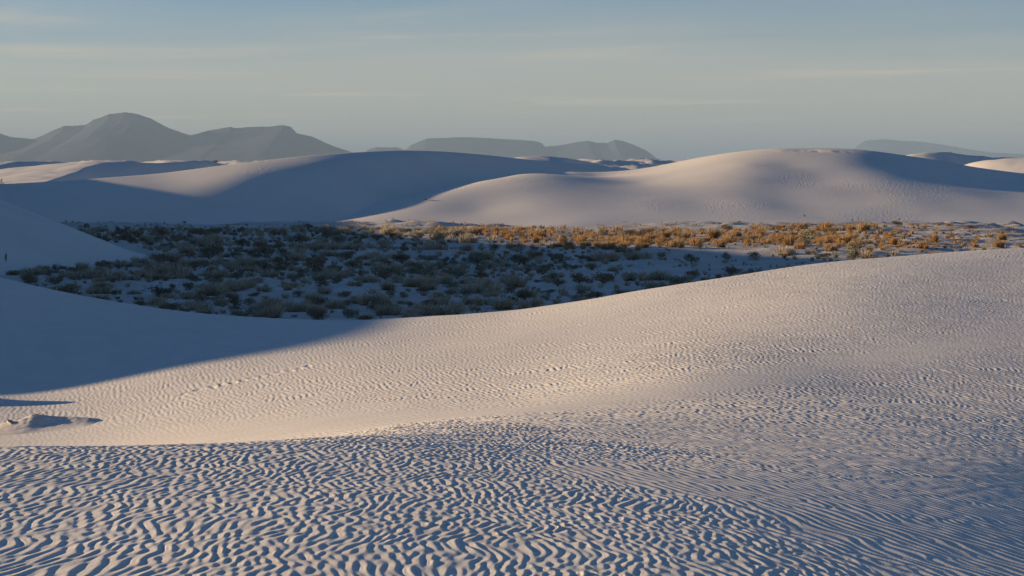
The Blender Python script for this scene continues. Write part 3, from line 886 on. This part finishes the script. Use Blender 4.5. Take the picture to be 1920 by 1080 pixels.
M_mound = sand_material('mound_sand', SAND, (0.56, 0.50, 0.43), 3.0, 0.4, 30.0, dist=0.008)
mound = grid_mesh('sand_mound', MX + UX, MY + WY, MZ, M_mound, kind='thing', label='low crusted sand mound at the left edge casting a long pointed shadow', cat='mound')
rq = random.Random(12)
for k in range(16):
    uu = rq.uniform(-2.0, 0.15); ww = np.interp(uu, [-2.4, 2.2], [0, 0]) + 0.10 * math.sin(uu * 2.2) + rq.uniform(-.24, .16)
    j = int(np.searchsorted(w_, ww)); i = int(np.searchsorted(u_, uu))
    zc_ = float(MZ[min(j, 109), min(i, 189)])
    n_ = rq.randint(6, 8); sx = rq.uniform(.05, .16); sy = rq.uniform(.05, .12); th = rq.uniform(.012, .035)
    ring = [(math.cos(a_) * sx * rq.uniform(.75, 1.15), math.sin(a_) * sy * rq.uniform(.75, 1.15)) for a_ in [q_ / n_ * 2 * math.pi for q_ in range(n_)]]
    vs_ = [(a_, b_, -.03) for a_, b_ in ring] + [(a_ * .92, b_ * .92, th + rq.uniform(-.006, .006)) for a_, b_ in ring]
    fs_ = [tuple(range(n_, 2 * n_))] + [(q_, (q_ + 1) % n_, n_ + (q_ + 1) % n_, n_ + q_) for q_ in range(n_)]
    st = bpy.data.objects.new('crust_slab', mesh_from('crust_slab', vs_, fs_, M_crust)); scene.collection.objects.link(st)
    st.parent = mound
    st.location = (MX + uu, MY + ww, zc_); st.rotation_euler = (rq.uniform(-.2, .2), rq.uniform(-.35, .05), rq.uniform(0, 6.28))

# ------------------------------------------------------------------ two tiny figures on the distant ridge
def cloth(name, c):
    m, t_, b_ = new_mat(name); b_.inputs['Base Color'].default_value = (*c, 1); return m
def person(px, d, height, mat, label, turn):
    x, y, z = P(px, 301.0, d)
    k = height / 1.75
    j = {'pelvis': (0, 0, .95), 'waist': (0, 0, 1.12), 'chest': (0, 0, 1.36), 'neck': (0, 0, 1.50), 'head': (0, .015, 1.60), 'crown': (0, 0, 1.73)}
    vs_ = [j['pelvis'], j['waist'], j['chest'], j['neck'], j['head'], j['crown']]
    rad_ = [.15, .14, .17, .06, .095, .07]
    ed = [(0, 1), (1, 2), (2, 3), (3, 4), (4, 5)]
    for sd in (-1, 1):
        b_ = len(vs_)
        vs_ += [(sd * .10, 0, .86), (sd * .12, .02, .48), (sd * .13, -.03, .08), (sd * .14, .12, .03)]
        rad_ += [.095, .065, .045, .04]; ed += [(0, b_), (b_, b_ + 1), (b_ + 1, b_ + 2), (b_ + 2, b_ + 3)]
        b_ = len(vs_)
        vs_ += [(sd * .20, 0, 1.40), (sd * .26, -.02, 1.12), (sd * .27, .06, .88), (sd * .27, .08, .78)]
        rad_ += [.06, .045, .035, .03]; ed += [(2, b_), (b_, b_ + 1), (b_ + 1, b_ + 2), (b_ + 2, b_ + 3)]
    me_ = bpy.data.meshes.new('person'); me_.from_pydata([tuple(c * k for c in v_) for v_ in vs_], ed, []); me_.update()
    me_.materials.append(mat)
    o_ = bpy.data.objects.new('person', me_); scene.collection.objects.link(o_)
    md = o_.modifiers.new('skin', 'SKIN'); md.use_smooth_shade = True
    for i_, sv in enumerate(me_.skin_vertices[0].data):
        sv.radius = (rad_[i_] * k, rad_[i_] * k); sv.use_root = (i_ == 0)
    o_.modifiers.new('sub', 'SUBSURF').levels = 1
    o_.modifiers['sub'].render_levels = 1
    o_.location = (x, y, z); o_.rotation_euler = (0, 0, turn)
    o_['label'] = label; o_['category'] = 'person'
    return o_
dk = cloth('dark_clothes', (.03, .03, .035)); dk2 = cloth('grey_clothes', (.06, .055, .06))
person(1202, 1151, 1.68, dk2, 'left of two tiny dark figures standing on the distant dune ridge', .6)
person(1206.5, 1151, 1.80, dk, 'right and taller of two tiny dark figures on the distant dune ridge', -.5)
